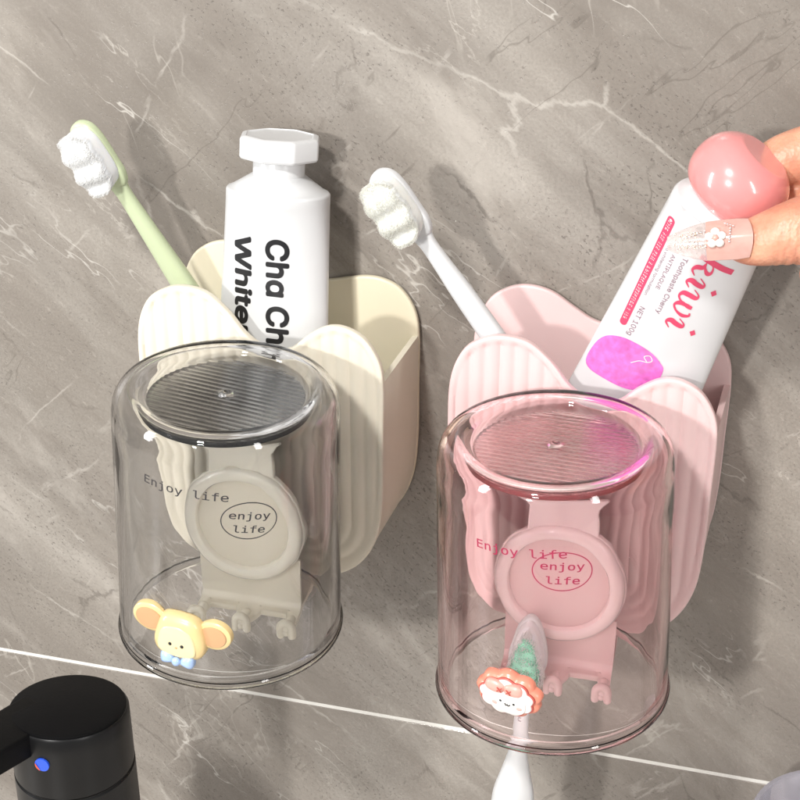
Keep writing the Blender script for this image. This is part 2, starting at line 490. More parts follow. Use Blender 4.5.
# ------------------------------------------------------------------ holder
# outline (x, z) in mm seen from the front: two rounded lobes on top, the left one taller
OUT_CTRL = [(-48.3, 40), (-48.5, 70), (-48, 92), (-43.5, 104.5), (-36, 110), (-28.5, 111.6), (-20, 110), (-12, 103.5), (-5, 95), (3, 90.5),
            (11, 91.5), (18, 97.5), (25, 101.8), (32, 102.3), (39.5, 98.5), (44.8, 90), (46.3, 80), (46.3, 60), (46.2, 38), (44.6, 20), (39.5, 7), (31, -1.3), (20, -4.6),
            (0, -5), (-20, -4.6), (-32, -1.3), (-41, 7), (-46.5, 20)]
OUT_CTRL_BACK = [(-49, 40), (-49.2, 70), (-48.5, 92), (-44, 104.5), (-37, 110.5), (-29, 112.6), (-20, 111), (-11, 105.5), (-4, 101.5), (4, 99.8),
                 (12, 100.8), (20, 102.6), (27, 104), (34, 103.5), (41, 100), (46.5, 92), (48.3, 81), (48.3, 60), (48.2, 38), (46.5, 20), (41, 6), (32, -2), (21, -5.4),
                 (0, -5.8), (-20, -5.4), (-33, -2), (-42, 6), (-47.5, 20)]
outline = ccw(catmull(OUT_CTRL[::-1], 7, True))
outline_b = ccw(catmull(OUT_CTRL_BACK[::-1], 7, True))

def seg_dist(P, poly):
    A = poly; B = np.roll(poly, -1, 0); d = np.full(len(P), 1e9)
    for a, b in zip(A, B):
        ab = b - a; t = np.clip(((P - a) @ ab) / (ab @ ab), 0, 1)
        d = np.minimum(d, np.linalg.norm(P - (a + t[:, None] * ab), axis=1))
    return d
def inside(P, poly):
    x, z = P[:, 0], P[:, 1]; r = np.zeros(len(P), bool); j = len(poly) - 1
    for i in range(len(poly)):
        xi, zi = poly[i]; xj, zj = poly[j]
        c = ((zi > z) != (zj > z)) & (x < (xj - xi) * (z - zi) / (zj - zi + 1e-12) + xi)
        r ^= c; j = i
    return r

def fluted_face(poly, y):
    """front sheet with flutes that run down and turn round the lower corners"""
    rim = inset(poly, .8); step = .62
    xs = np.arange(-49, 47, step); zs = np.arange(-5.5, 112.5, .95)
    G = np.array([(x, z) for z in zs for x in xs]); G = G[inside(G, rim)]
    dd = seg_dist(G, rim); G = G[dd > .35]
    allp = np.vstack([rim, G])
    n = len(rim)
    vs, es, fs, _, _, _ = geometry.delaunay_2d_cdt([Vector(p) for p in allp], [(i, (i + 1) % n) for i in range(n)], [], 1, 1e-6)
    V = np.array([tuple(v) for v in vs])
    dist = seg_dist(V, poly)
    # distance to the U (sides and bottom) of the outline
    cx, hw, r = -1.1, 47.2, 25.0
    zb = -5.0
    qx = np.abs(V[:, 0] - cx) - (hw - r); qz = (zb + r) - V[:, 1]
    du = np.where((qx > 0) & (qz > 0), r - np.hypot(qx, qz), np.minimum(hw - np.abs(V[:, 0] - cx), np.where(qz > 0, V[:, 1] - zb, 1e3)))
    s = np.clip((dist - 1.9) / .9, 0, 1); s = s * s * (3 - 2 * s)
    h = s * (1.05 - .85 * np.abs(np.sin(PI * (du - 2.0) / 5.3)) ** .8)
    bm = bmesh.new(); bv = [bm.verts.new((v[0], y + hh, v[1])) for v, hh in zip(V, h)]
    for f in fs:
        try: bm.faces.new([bv[i] for i in f])
        except ValueError: pass
    for f in bm.faces:
        f.normal_update()
    up = sum(f.normal.y for f in bm.faces)
    if up > 0: bmesh.ops.reverse_faces(bm, faces=bm.faces)
    return bm

def wall_u(outA, outB, yA, yB, ztop, th):
    """the side-and-bottom wall of the pocket: follows the outline below ztop, from y=yB (back) to y=yA (front)"""
    def below(poly):
        P = [tuple(p) for p in poly]
        n = len(P); st = next(i for i in range(n) if P[i][1] >= ztop and P[(i + 1) % n][1] < ztop)
        seq = []
        i = (st + 1) % n
        while P[i][1] < ztop: seq.append(P[i]); i = (i + 1) % n
        seq = [(seq[0][0], ztop)] + seq + [(seq[-1][0], ztop)]
        return np.array(seq)
    A = below(outA); B = below(outB)
    def resample(S, n=120):
        d = np.r_[0, np.cumsum(np.linalg.norm(np.diff(S, axis=0), axis=1))]; t = np.linspace(0, d[-1], n)
        return np.stack([np.interp(t, d, S[:, 0]), np.interp(t, d, S[:, 1])], 1)
    A, B = resample(A), resample(B)
    def off(S, d):
        T = np.gradient(S, axis=0); T /= np.linalg.norm(T, axis=1)[:, None]
        nr = np.stack([-T[:, 1], T[:, 0]], 1)
        c = S.mean(0)
        if np.sum((S + nr - c) ** 2) > np.sum((S - c) ** 2): nr = -nr
        return S + nr * d
    A, B = off(A, .35), off(B, .35)
    Ai, Bi = off(A, th), off(B, th)
    bm = bmesh.new()
    mk = lambda S, y: [bm.verts.new((x, y, z)) for x, z in S]
    r = [mk(A, yA), mk(B, yB), mk(Bi, yB), mk(Ai, yA)]
    n = len(A)
    for a, b in ((0, 1), (1, 2), (2, 3), (3, 0)):
        for k in range(n - 1): bm.faces.new((r[a][k], r[a][k + 1], r[b][k + 1], r[b][k]))
    for k in (0, n - 1): bm.faces.new([r[q][k] for q in range(4)])
    bmesh.ops.recalc_face_normals(bm, faces=bm.faces)
    bevel = [e for e in bm.edges if len(e.link_faces) == 2 and all(abs(v.co.z - ztop) < .01 for v in e.verts)]
    bmesh.ops.bevel(bm, geom=bevel, offset=.5, segments=2, affect='EDGES')
    return bm

YF = -48.6
def bracket_outline(cx=-2.2, cz=27.5, r=24.4):
    pts = []
    # plate seen from the front: round disc, a flared neck on top, a straight skirt below
    for a in np.linspace(R(-52), R(58), 26): pts.append((cx + r * math.cos(a), cz + r * math.sin(a)))
    pts += [(cx + 12.8, 53.5), (cx + 12.6, 56.5), (cx + 14.2, 59.5), (cx + 15.8, 61.5), (cx + 15.2, 62.4), (cx, 62.6), (cx - 15.2, 62.4), (cx - 15.8, 61.5), (cx - 14.2, 59.5), (cx - 12.6, 56.5), (cx - 12.8, 53.5)]
    for a in np.linspace(R(122), R(232), 26): pts.append((cx + r * math.cos(a), cz + r * math.sin(a)))
    return pts
def arc_tube(cx, cy, cz, r, w, leg, tilt):
    """a small thick inverted U, the end of a hook"""
    pts = [(cx - r, cy, cz - leg)] + [(cx - r * math.cos(a), cy, cz + r * math.sin(a)) for a in np.linspace(0, PI, 11)] + [(cx + r, cy, cz - leg)]
    return tube(pts, w, 12, up=(0, 1, 0))

def holder(name, label, cat, loc, mats, rot, gl=None):
    t = thing(name, label, cat, loc, rot, 'wall holders with a toothbrush pocket and a hanging cup')
    main, inner = mats
    obj('back_plate', slab(outline_b, -4.0, -1.2, .9), inner, t)
    obj('side_wall', wall_u(outline, outline_b, -45.0, -3.8, 81.5, 2.2), main, t)
    body = slab(outline, YF, YF + 3.2, .8, 5, front=False)
    fr = fluted_face(outline, YF)
    fp = join(body, fr); bmesh.ops.remove_doubles(fp, verts=fp.verts, dist=.02)
    obj('front_plate', fp, main, t, angle=55)
    # cup bracket, standing inside the cup
    cx, cz = -2.2, 27.5
    br = obj('cup_bracket', slab(bracket_outline(), -68.0, -65.2, .7), gl, t)
    ring = [(18.2, .9), (18.3, -1.0), (18.8, -2.0), (19.8, -2.4), (22.2, -2.1), (23.4, -1.3), (23.9, -.3), (23.9, 1.0)]
    rb = lathe(ring, 96); xf(rb, Matrix.Translation((cx, -68.2, cz)) @ Matrix(((1, 0, 0, 0), (0, 0, 1, 0), (0, -1, 0, 0), (0, 0, 0, 1))))
    obj('ring', rb, gl, br)
    disc = lathe([(0, 0), (10, 0), (17.6, .05), (18.5, .3)], 96); xf(disc, Matrix.Translation((cx, -68.35, cz)) @ Matrix(((1, 0, 0, 0), (0, 0, 1, 0), (0, 1, 0, 0), (0, 0, 0, 1))))
    bmesh.ops.reverse_faces(disc, faces=[f for f in disc.faces if f.normal.y > 0] if False else [])
    obj('round_pad', disc, main, br)
    # hook plate: straight skirt, a shelf under the rim, three prongs
    x0, x1 = -21.5, 19.5
    prof = [(-66.8, 12), (-66.8, -3), (-67.3, -5.6), (-69, -7.3), (-73, -8.3), (-75.5, -8.6)]   # front skin
    lower = [(-75.5, -10.6), (-73, -10.4), (-69, -9.6), (-64, -9.2), (-56, -8.6), (-47.0, -7.6), (-46.0, -5), (-47.5, -4.2), (-56, -6.4), (-63, -7.0), (-64.7, -5.5), (-64.7, 12)]
    sec = [(y, z) for y, z in prof + lower]
    S = catmull([(y, z) for y, z in sec], 3, True)
    def prof_at(x, k=1.0):
        return [(x, -66 + (p[0] + 66) * k if p[0] < -69 else p[0], p[1]) for p in S]
    secs = []
    xs = np.linspace(x0, x1, 49)
    for x in xs:
        u = (x - x0) / (x1 - x0)
        pr = max(0, math.cos(u * 4 * PI)) ** .8         # three prongs: both ends and the middle
        secs.append(prof_at(x, .45 + .85 * pr))
    obj('hook_plate', loft(secs), main, t)
    for hx in (-19.0, -1.0, 17.0):
        stem = tube([(hx, -73, -9.2), (hx, -76, -10.4), (hx - .2, -78.5, -10.2)], [2.3, 2.1, 1.9], 14, up=(1, 0, 0))
        hk = join(stem, arc_tube(hx, -79.2, -8.2, 2.3, 1.55, 3.2, 0), ball((hx, -78.9, -8.0), (2.4, 1.3, 2.3)))
        obj('hook', hk, main, t)
    return t
H1 = holder('toothbrush_holder', 'cream wall holder with fluted front, holding the green toothbrush and the smoky cup', 'toothbrush holder', (0, 0, 0), (M['cream'], M['creamin']), (0, 0, 0), M['creamgloss'])
H2 = holder('toothbrush_holder', 'pink wall holder with fluted front, behind the clear rosy cup', 'toothbrush holder', (118.7, 0, -5.5), (M['pink'], M['pink']), (0, 0, 0), M['pinkgloss'])

# ------------------------------------------------------------------ cups
def cup_bm():
    prof = [(39.2, -.2), (40.2, .1), (40.8, .9), (40.8, 2.0), (40.3, 3.0), (39.95, 6), (39.3, 45), (38.75, 80), (38.65, 86), (38.4, 90.0), (37.6, 93.6), (36.0, 96.2),
            (33.9, 97.4), (31.6, 97.5), (29.8, 96.8), (28.5, 95.6), (27.8, 94.5), (27.2, 94.1)]
    P = [tuple(p) for p in catmull(prof, 3)]
    rr = np.arange(26.7, .4, -.45)
    P += [(r, 94.0) for r in rr]
    P += [(0, 94.0)]
    inner = [(0, 92.2), (8, 92.2), (16, 92.2), (24, 92.2), (28.0, 92.6), (30.3, 94.4), (32.5, 95.1), (34.5, 94.2), (35.8, 91.5), (36.3, 86), (36.35, 80), (36.3, 70), (36.7, 40), (37.2, 8), (37.1, 4.2), (36.9, 2.2), (37.3, .6), (38.2, -.1)]
    Pi = [tuple(p) for p in catmull(inner, 3)]
    bm = lathe(P + Pi, 200, closed=True)
    for v in bm.verts:
        r = math.hypot(v.co.x, v.co.y)
        if v.co.z > 93.5 and r < 27.0:
            k = min(1, (27.0 - r) / .8) * min(1, max(0, (r - 2.6) / .8))
            v.co.z -= .16 * abs(math.sin(PI * (v.co.y + .12 * v.co.x) / 2.5)) * k
            if r < 2.6: v.co.z += .7 * max(0, 1 - abs(r - 1.6) / 1.0)
    bmesh.ops.recalc_face_normals(bm, faces=bm.faces)
    return bm
CUPME = None
def base_bm():
    rr = list(np.arange(26.6, .4, -.4))
    P = [(27.2, 89.0), (27.2, 91.0), (26.9, 91.3)] + [(r, 91.3) for r in rr] + [(0, 91.3), (0, 89.0)]
    bm = lathe(P, 200, closed=True)
    for v in bm.verts:
        r = math.hypot(v.co.x, v.co.y)
        if v.co.z > 91.2 and r < 26.8:
            k = min(1, (26.8 - r) / .8)
            v.co.z -= (.55 * abs(math.sin(PI * (v.co.y + .12 * v.co.x) / 2.5))) * k
            if r < 2.6: v.co.z += .0
    bmesh.ops.recalc_face_normals(bm, faces=bm.faces)
    return bm

def on_cup(ang0, z0, tilt=0.0, lift=.12):
    """maps (x,y) mm on a flat label to the outside of the cup, centred at ang0 degrees from the front, height z0"""
    def fn(x, y, z):
        c, s = math.cos(tilt), math.sin(tilt)
        X, Y = x * c - y * s, x * s + y * c
        h = z0 + Y; r = 39.95 - (h - 6) * (39.95 - 38.75) / 74 + lift + z
        a = R(ang0) + X / 39.3
        return Vector((r * math.sin(a), -r * math.cos(a), h))
    return fn

def ring_flat(a, b, w, n=72):
    bm = bmesh.new(); o = []; i = []
    for k in range(n):
        t = 2 * PI * k / n
        o.append(bm.verts.new((a * math.cos(t), b * math.sin(t), 0))); i.append(bm.verts.new(((a - w) * math.cos(t), (b - w) * math.sin(t), 0)))
    for k in range(n): bm.faces.new((o[k], o[(k + 1) % n], i[(k + 1) % n], i[k]))
    return bm

def lettering(cup, mat, a1, z1, t1, a2, z2, t2, w1=29.5):
    mono = 'DejaVuSansMono.woff2'
    b = text_bm('Enjoy life', mono, 5.6, .035, fit=w1)
    for v in b.verts: v.co.x -= w1 / 2
    b = densify(b, 1.2)
    obj('lettering', map_bm(b, on_cup(a1, z1, t1)), mat, cup, smooth=False)
    u = text_bm('enjoy', mono, 4.9, .045, fit=13.8)
    for v in u.verts: v.co.x -= 6.9; v.co.y += .55
    l = text_bm('life', mono, 4.9, .045, fit=10.6)
    for v in l.verts: v.co.x -= 5.0; v.co.y -= 4.5
    o = ring_flat(9.5, 7.0, .38)
    b = densify(join(u, l, o), 1.2)
    obj('oval_logo', map_bm(b, on_cup(a2, z2, t2)), mat, cup, smooth=False)

def cup(name, label, loc, tilt, mat, disc, group='upturned cups hanging on the wall holders'):
    global CUPME
    t = thing(name, label, 'cup', loc, (R(tilt[0]), R(tilt[1]), 0), group)
    if CUPME is None:
        b = obj('cup_body', cup_bm(), mat, t, angle=70); CUPME = b.data
    else:
        me = CUPME.copy(); me.materials.clear(); me.materials.append(mat)
        b = bpy.data.objects.new('cup_body', me); COL.objects.link(b); b.parent = t
    obj('base_disc', base_bm(), disc, t, angle=60)
    if False: obj('moulding_nub', xf(lathe([(2.3, 0), (2.2, .5), (1.7, .75), (1.2, .5), (.6, .1), (0, 0)], 32), Matrix.Translation((0, 0, 94.05))), mat, t)
    return t
C1 = cup('drinking_cup', 'upturned smoky grey clear cup with a yellow mouse charm', (0, -90.4, 0), (.75, 2.1), M['smoke'], M['smokedisc'])
C2 = cup('drinking_cup', 'upturned clear rosy cup with a coral and white lamb charm', (118.7, -88.8, -5.5), (-.54, -2.3), M['rose'], M['rosedisc'])
lettering(C1, M['inkgrey'], -.5, 76.6, R(-4), 31.0, 67.8, R(-8), 30)
lettering(C2, M['inkred'], -6.8, 74.6, R(3), 13.0, 70.5, R(-2), 30)

# ---- charms (built flat: x right, z up, -y outwards; then laid on the cup)
def place_on_cup(ang, z, roll, r=40.2):
    a = R(ang)
    return Matrix.Translation((r * math.sin(a), -r * math.cos(a), z)) @ Matrix.Rotation(a, 4, 'Z') @ Matrix.Rotation(roll, 4, 'Y')

def charm_mouse(cup):
    T = place_on_cup(-3.5, 22.2, R(3), 39.6) @ Matrix.Scale(1.06, 4)
    head_o = catmull([(-7.6, 3), (-5.6, 7.2), (0, 8.3), (5.6, 7.2), (8.2, 2.6), (9.0, -3.5), (6.6, -7.4), (0, -8.3), (-6.6, -7.4), (-8.8, -3.5)][::-1], 5, True)
    root = obj('charm', xf(pillow(head_o, -.3, 4.4, 9, .28, base=1.2), T), M['yellow'], cup)
    face_o = catmull([(-5.9, 1.4), (-3.8, 4.2), (.6, 5.0), (4.6, 3.2), (6.4, -1.2), (6.2, -5), (2.5, -6.6), (-3, -6.4), (-6.4, -4.6)][::-1], 5, True)
    obj('face', xf(pillow(face_o, -4.05, .75, 7, .4, base=.9), T), M['yellowface'], root)
    for s, rot in ((-1, R(-12)), (1, R(14))):
        cx = s * 11.0; cz = 3.0 if s < 0 else 2.4
        obj('ear', xf(pillow(ellipse(cx, cz, 6.2, 5.3, rot), .8, 1.9, 7, .16, base=.8), T), M['yellow'], root)
        e = obj('inner_ear', xf(pillow(ellipse(cx + s * .1, cz - .1, 4.7, 3.9, rot), -.95, .45, 5, .2, base=.6), T), M['tan'], root)
    for x in (-1.9, 2.2):
        obj('eye', xf(ball((x, -4.72, -1.6), (.62, .35, .68)), T), M['ink'], root)
    obj('nose', xf(ball((.2, -4.85, -2.6), (.42, .3, .32)), T), M['tan'], root)
    bow = join(pillow(catmull([(-.6, -.9), (-1.9, 1.1), (-4.3, 1.5), (-4.9, -.6), (-4.2, -2.3), (-1.8, -1.9)], 5, True)[::-1], 0, 1.7, 5, .45, base=.8),
               pillow(catmull([(.6, -.9), (1.9, 1.1), (4.3, 1.5), (4.9, -.6), (4.2, -2.3), (1.8, -1.9)][::-1], 5, True), 0, 1.7, 5, .45, base=.8), ball((0, -1.1, -.6), (1.25, 1.1, 1.35)))
    obj('bow', xf(bow, T @ Matrix.Translation((.2, -3.2, -7.6)) @ Matrix.Scale(1.2, 4)), M['babyblue'], root)
charm_mouse(C1)

def charm_lamb(cup):
    T = place_on_cup(-10.5, 23.6, R(5), 39.6)
    def scallop(ax, az, amp, nn, ph=0, n=110):
        return [((ax + amp * abs(math.sin(nn * t / 2 + ph))) * math.cos(t), (az + amp * abs(math.sin(nn * t / 2 + ph))) * math.sin(t)) for t in np.linspace(0, 2 * PI, n, endpoint=False)]
    root = obj('charm', xf(pillow(scallop(10.3, 7.4, 1.1, 9, .3), -.4, 3.4, 8, .30, base=1.2), T), M['coral'], cup)
    obj('outline', xf(pillow(scallop(8.9, 6.2, .9, 9, .3), -3.3, .45, 5, .2, base=.5), T), M['coralline'], root)
    obj('fleece', xf(pillow(scallop(8.5, 5.8, .9, 9, .3), -3.5, 1.0, 6, .3, base=.5), T), M['paleface'], root)
    obj('face', xf(pillow(ellipse(.9, -1.6, 6.2, 3.9, 0, 40, 2.5), -4.2, .9, 6, .35, base=.5), T), M['paleface'], root)
    bow = join(pillow(ellipse(-3.6, 0, 3.4, 2.2, R(-6), 30, 2.6), 0, 1.4, 6, .4, base=.6), pillow(ellipse(2.6, .1, 3.2, 2.2, R(6), 30, 2.6), 0, 1.4, 6, .4, base=.6))
    b = obj('bow', xf(bow, T @ Matrix.Translation((-.4, -4.1, 3.7))), M['rosebow'], root)
    for x in (-2.0, 1.1):
        cr = join(tube([(x - .7, -5.75, 3.0), (x + .7, -5.75, 4.4)], .2, 8), tube([(x - .7, -5.75, 4.4), (x + .7, -5.75, 3.0)], .2, 8))
        obj('stitch', xf(cr, T), M['coralline'], b)
    for x in (-1.4, 3.1): obj('eye', xf(ball((x, -5.0, -.8), (.45, .25, .42)), T), M['ink'], root)
    mouth = join(tube([(.2, -5.15, -1.3), (.6, -5.2, -1.9), (1.0, -5.2, -1.5)], .2, 8), tube([(1.0, -5.2, -1.5), (1.4, -5.2, -1.9), (1.9, -5.15, -1.5)], .2, 8))
    obj('mouth', xf(mouth, T), M['ink'], root)
    for x, z in ((-3.1, -2.2), (4.8, -2.0)): obj('cheek', xf(ball((x, -4.72, z), (1.25, .35, .85)), T), M['blush'], root)
charm_lamb(C2)

# ------------------------------------------------------------------ toothpaste tubes
def tube_body(hw, hd, L, shoulder, neck_r, n=72, m=40, v0=0.0):
    """local frame: axis +z, shoulder rim at z=0, body runs down to z=-L; hw/hd functions of v"""
    secs = []
    def ring(v, a, b):
        return [(a * math.cos(2 * PI * k / n), b * math.sin(2 * PI * k / n), v) for k in range(n)]
    for i in range(m + 1):
        v = -L + (L + v0) * i / m
        secs.append(ring(v, hw(v), hd(v)))
    a0, b0 = hw(0), hd(0)
    for t in (.25, .5, .75, 1.0):                     # rounded shoulder edge
        secs.append(ring(v0 + 1.2 * math.sin(t * PI / 2), a0 - 1.4 * (1 - math.cos(t * PI / 2)), b0 - 1.4 * (1 - math.cos(t * PI / 2))))
    for t in (.3, .6, 1.0):
        secs.append(ring(v0 + 1.2 + (shoulder - 1.2) * t, (a0 - 1.4) * (1 - t) + neck_r * t, (b0 - 1.4) * (1 - t) + neck_r * t))
    return loft(secs)

def on_tube(hw, hd, lift=.15):
    """label (t right, v up) to the front (-y) of the tube"""
    def fn(t, v, z):
        a, b = hw(v), hd(v); q = max(-.97, min(.97, t / a))
        return Vector((t, -b * math.sqrt(1 - q * q) - lift - z, v))
    return fn

def down_text(s, fname, size, t_base, v_start, bold=0, fit=None, shear=0, mapf=None):
    """text read from top to bottom: letters' tops point to +t"""
    b = bold_word(s, fname, size, bold, fit) if bold > .2 else text_bm(s, fname, size, bold, fit=fit, shear=shear); b = densify(b, 1.5)
    return map_bm(b, lambda x, y, z: mapf(t_base + y, v_start - x, z))

# white tube
hw1 = lambda v: 19.3 + 5.2 * (-v / 139)
hd1 = lambda v: 15.5 - 13.6 * (-v / 139) ** .6 if v < 0 else 15.5
T1 = thing('toothpaste_tube', 'white toothpaste tube with bold black letters and octagonal white cap in the cream holder', 'toothpaste', (-.2, -22.5, 141.5), (R(-7.5), R(1.5), 0))
body = obj('tube_body', tube_body(hw1, hd1, 136, 6.5, 9.6), M['tubewhite'], T1)
f1 = on_tube(hw1, hd1)
SANS = 'Inter.woff2'
lt = join(down_text('Ch\u0251 Ch\u0251', SANS, 15.4, .2, -14.6, .44, 48, mapf=f1), down_text('Whitening', SANS, 12.6, -12.6, -14.8, .38, 60, mapf=f1))
obj('lettering', lt, M['ink'], body, smooth=False)
obj('neck', lathe([(0, 6), (9.4, 6), (9.4, 13.2), (9.0, 14), (0, 14)], 64), M['capwhite'], T1)
def octa(r, c=0): return [(r * math.cos(PI / 8 + k * PI / 4) / math.cos(PI / 8), r * math.sin(PI / 8 + k * PI / 4) / math.cos(PI / 8)) for k in range(8)]
def octcap(r, h):
    def rounded(rr, z):
        P = octa(rr); out = []
        for i in range(8):
            a = np.array(P[i - 1]); b = np.array(P[i]); c = np.array(P[(i + 1) % 8])
            d1 = (a - b) / np.linalg.norm(a - b); d2 = (c - b) / np.linalg.norm(c - b)
            for q in (0, .25, .5, .75, 1):
                p1 = b + d1 * .9; p2 = b + d2 * .9
                pt = (1 - q) ** 2 * p1 + 2 * q * (1 - q) * b + q * q * p2; out.append((pt[0], pt[1], z))
        return out
    return loft([rounded(r - 1.2, 0), rounded(r - .4, .3), rounded(r, 1.0), rounded(r, h - 1.4), rounded(r - .3, h - .6), rounded(r - 1.0, h - .2), rounded(r - 2.0, h), rounded(r - 2.4, h - .35), rounded(r - 6, h - .5)])
obj('cap', xf(octcap(14.0, 8.4), Matrix.Translation((0, 0, 12.4)) @ Matrix.Rotation(R(16), 4, 'Z')), M['capwhite'], T1, angle=25)

# pink capped tube, tilted to the right
axis = Vector((.30567, -.15444, .93953)).normalized()
lat = Vector((.95214, .04958, -.30162)).normalized()
nrm = lat.cross(axis)                    # points away from the viewer
if nrm.y < 0: nrm = -nrm
base = Vector((158.5, -46, 148)) - lat * 3.5 + axis * 16
T2 = bpy.data.objects.new('toothpaste_tube', None); COL.objects.link(T2); T2.empty_display_size = .01
mt = Matrix((lat, nrm, axis)).transposed().to_4x4(); mt.translation = base * MM
T2.matrix_world = mt
props(T2, 'white toothpaste tube with rose lettering and round pink cap, pinched by the fingers', 'toothpaste')
hw2 = lambda v: 16.6 + 10.6 * (-v / 168)
hd2 = lambda v: (16.0 - 14.2 * min(1, (-v / 110)) ** .75) if v < 0 else 16.0
body = obj('tube_body', tube_body(hw2, hd2, 168, 4.0, 10, v0=-5.0), M['tubewhite2'], T2)
f2 = on_tube(hw2, hd2)
# hand-drawn "kiwi": strokes of changing width; x along the word, y up, 1 = x-height
def stroke(pts, wd, n=6):
    C = catmull([(*p, w) for p, w in zip(pts, wd)], n)
    P = [Vector((c[0], c[1], 0)) for c in C]; W = [max(.02, c[2]) for c in C]
    bm = bmesh.new(); l = []; r = []
    for i, p in enumerate(P):
        t = (P[min(i + 1, len(P) - 1)] - P[max(i - 1, 0)]).normalized(); s = Vector((-t.y, t.x, 0)) * (W[i] / 2)
        l.append(bm.verts.new(p + s)); r.append(bm.verts.new(p - s))
    for k in range(len(P) - 1): bm.faces.new((l[k], l[k + 1], r[k + 1], r[k]))
    return bm
def diamond(cx, cy, s):
    bm = bmesh.new(); bm.faces.new([bm.verts.new((cx + a * s, cy + b * s, 0)) for a, b in ((1, 0), (.15, 1), (-1, .1), (-.1, -1))]); return bm
def kiwi():
    g = []
    # k
    g.append(stroke([(.42, 2.15), (.33, 1.5), (.18, .7), (.05, .0)], [.30, .32, .32, .30]))
    g.append(stroke([(.15, .50), (.40, .95), (.75, 1.02), (.85, .82), (.60, .58), (.30, .52)], [.05, .08, .16, .24, .12, .06]))
    g.append(stroke([(.34, .52), (.62, .45), (.72, .12), (.95, -.03), (1.20, .22)], [.08, .24, .26, .14, .05]))
    # i
    g.append(stroke([(1.22, .62), (1.45, .98), (1.62, .95), (1.60, .6), (1.50, .2), (1.66, -.02), (1.92, .25)], [.05, .10, .24, .28, .28, .14, .05])); g.append(diamond(1.78, 1.72, .20))
    # w
    g.append(stroke([(1.92, .62), (2.15, .98), (2.34, .92), (2.30, .5), (2.30, .12), (2.55, -.03), (2.80, .25), (2.92, .7), (2.96, .98)], [.05, .10, .24, .28, .26, .13, .12, .24, .20]))
    g.append(stroke([(2.94, .8), (2.88, .25), (3.10, -.04), (3.38, .20), (3.52, .65), (3.42, 1.02), (3.26, 1.0)], [.12, .26, .14, .12, .20, .14, .10]))
    # i
    g.append(stroke([(3.74, .62), (3.95, .98), (4.12, .95), (4.10, .6), (4.00, .2), (4.18, -.02), (4.45, .28)], [.05, .10, .24, .28, .28, .14, .05])); g.append(diamond(4.28, 1.72, .20))
    return join(*g)
kb = kiwi(); sx, sy = 32.5 / 4.45, 5.6
for v in kb.verts: v.co.x *= sx; v.co.y *= sy
for v in kb.verts: v.co.x += v.co.y * .05
kb = map_bm(kb, lambda x, y, z: f2(-1.6 + y, -16.5 - x, 0))
obj('brand_lettering', kb, M['kiwi'], body, smooth=False)
def pill(t0, t1, v0, v1, n=10):
    r = (t1 - t0) / 2; c = (t0 + t1) / 2; pts = []
    for k in range(n + 1): a = PI * k / n; pts.append((c + r * math.cos(a), v1 - r + r * math.sin(a)))
    for k in range(n + 1): a = PI + PI * k / n; pts.append((c + r * math.cos(a), v0 + r + r * math.sin(a)))
    return pts
def flat_poly(pts):
    bm = bmesh.new(); bm.faces.new([bm.verts.new((p[0], p[1], 0)) for p in pts]); return bm
pb = densify(flat_poly(pill(-15.4, -12.9, -56.5, -10.5)), 3)
obj('pill_label', map_bm(pb, f2), M['kiwi'], body, smooth=False)
f2b = on_tube(hw2, hd2, .26)
rq = random.Random(11); marks = []
vv = -12.2
while vv > -54.5:                      # the print in the pill is too small to read: little strokes
    L_ = rq.uniform(.5, 1.0)
    for q in range(3):
        u0 = -14.85 + q * .45 + rq.uniform(-.05, .05); w_ = rq.uniform(.14, .22); l_ = L_ * rq.uniform(.4, 1)
        marks.append(flat_poly([(u0, vv - l_), (u0 + w_, vv - l_), (u0 + w_, vv), (u0, vv)]))
    vv -= L_ + (rq.uniform(.25, .4) if rq.random() < .8 else 1.1)
obj('small_lettering', map_bm(join(*marks), f2b), M['white'], body, smooth=False)
obj('small_lettering', join(down_text('Toothpaste Cherry', SANS, 3.2, -6.0, -20.5, 0, 25, mapf=f2), down_text('& ANTIPLAQUE', SANS, 2.5, -9.6, -19.5, 0, 17, mapf=f2),
    down_text('Pro whitening formulation', SANS, 2.0, -12.0, -19.0, 0, 22, mapf=f2), down_text('NET 100g', SANS, 3.4, -11.4, -46.0, 0, 13, mapf=f2)), M['greyink'], body, smooth=False)
bl = catmull([(-19.5, -79), (-19.8, -71), (-17.5, -64.5), (-12.5, -61.2), (-6.5, -60.9), (-1, -62.2), (3.2, -65), (5.2, -68), (4.5, -76), (-2, -81), (-12, -81)], 6, True)
bb = densify(flat_poly(ccw(bl)), 2.2)
obj('splash_print', map_bm(bb, f2), M['blob'], body, smooth=False)
sp = stroke([(-1.2 + .0, -66.5), (-2.8, -64.8), (-1.2, -63.6), (.2, -65.2), (-1.0, -66.6), (-3.6, -67.2), (-6, -69.5)], [.35] * 7)
obj('splash_swirl', map_bm(sp, lambda x, y, z: f2b(x, y, 0)), M['white'], body, smooth=False)
# cap: squashed ball with a flat round top
prof = [(0, 4.2), (9, 4.0), (12.0, 4.3), (14.3, 6.3), (15.9, 10.2), (16.4, 14.2), (16.0, 18.6), (14.6, 22.6), (12.2, 25.8), (9.6, 27.7), (8.6, 28.1), (7.8, 28.15), (4, 28.2), (0, 28.2)]
cp = lathe([tuple(p) for p in catmull(prof, 4)], 80)
xf(cp, Matrix.Translation((-3.6, 0, -7.0)) @ Matrix.Rotation(R(20), 4, 'Y') @ Matrix.Rotation(R(-4), 4, 'X') @ Matrix.Diagonal((1.02, 1.02, .86, 1)))
obj('cap', cp, M['capink'], T2, angle=60)

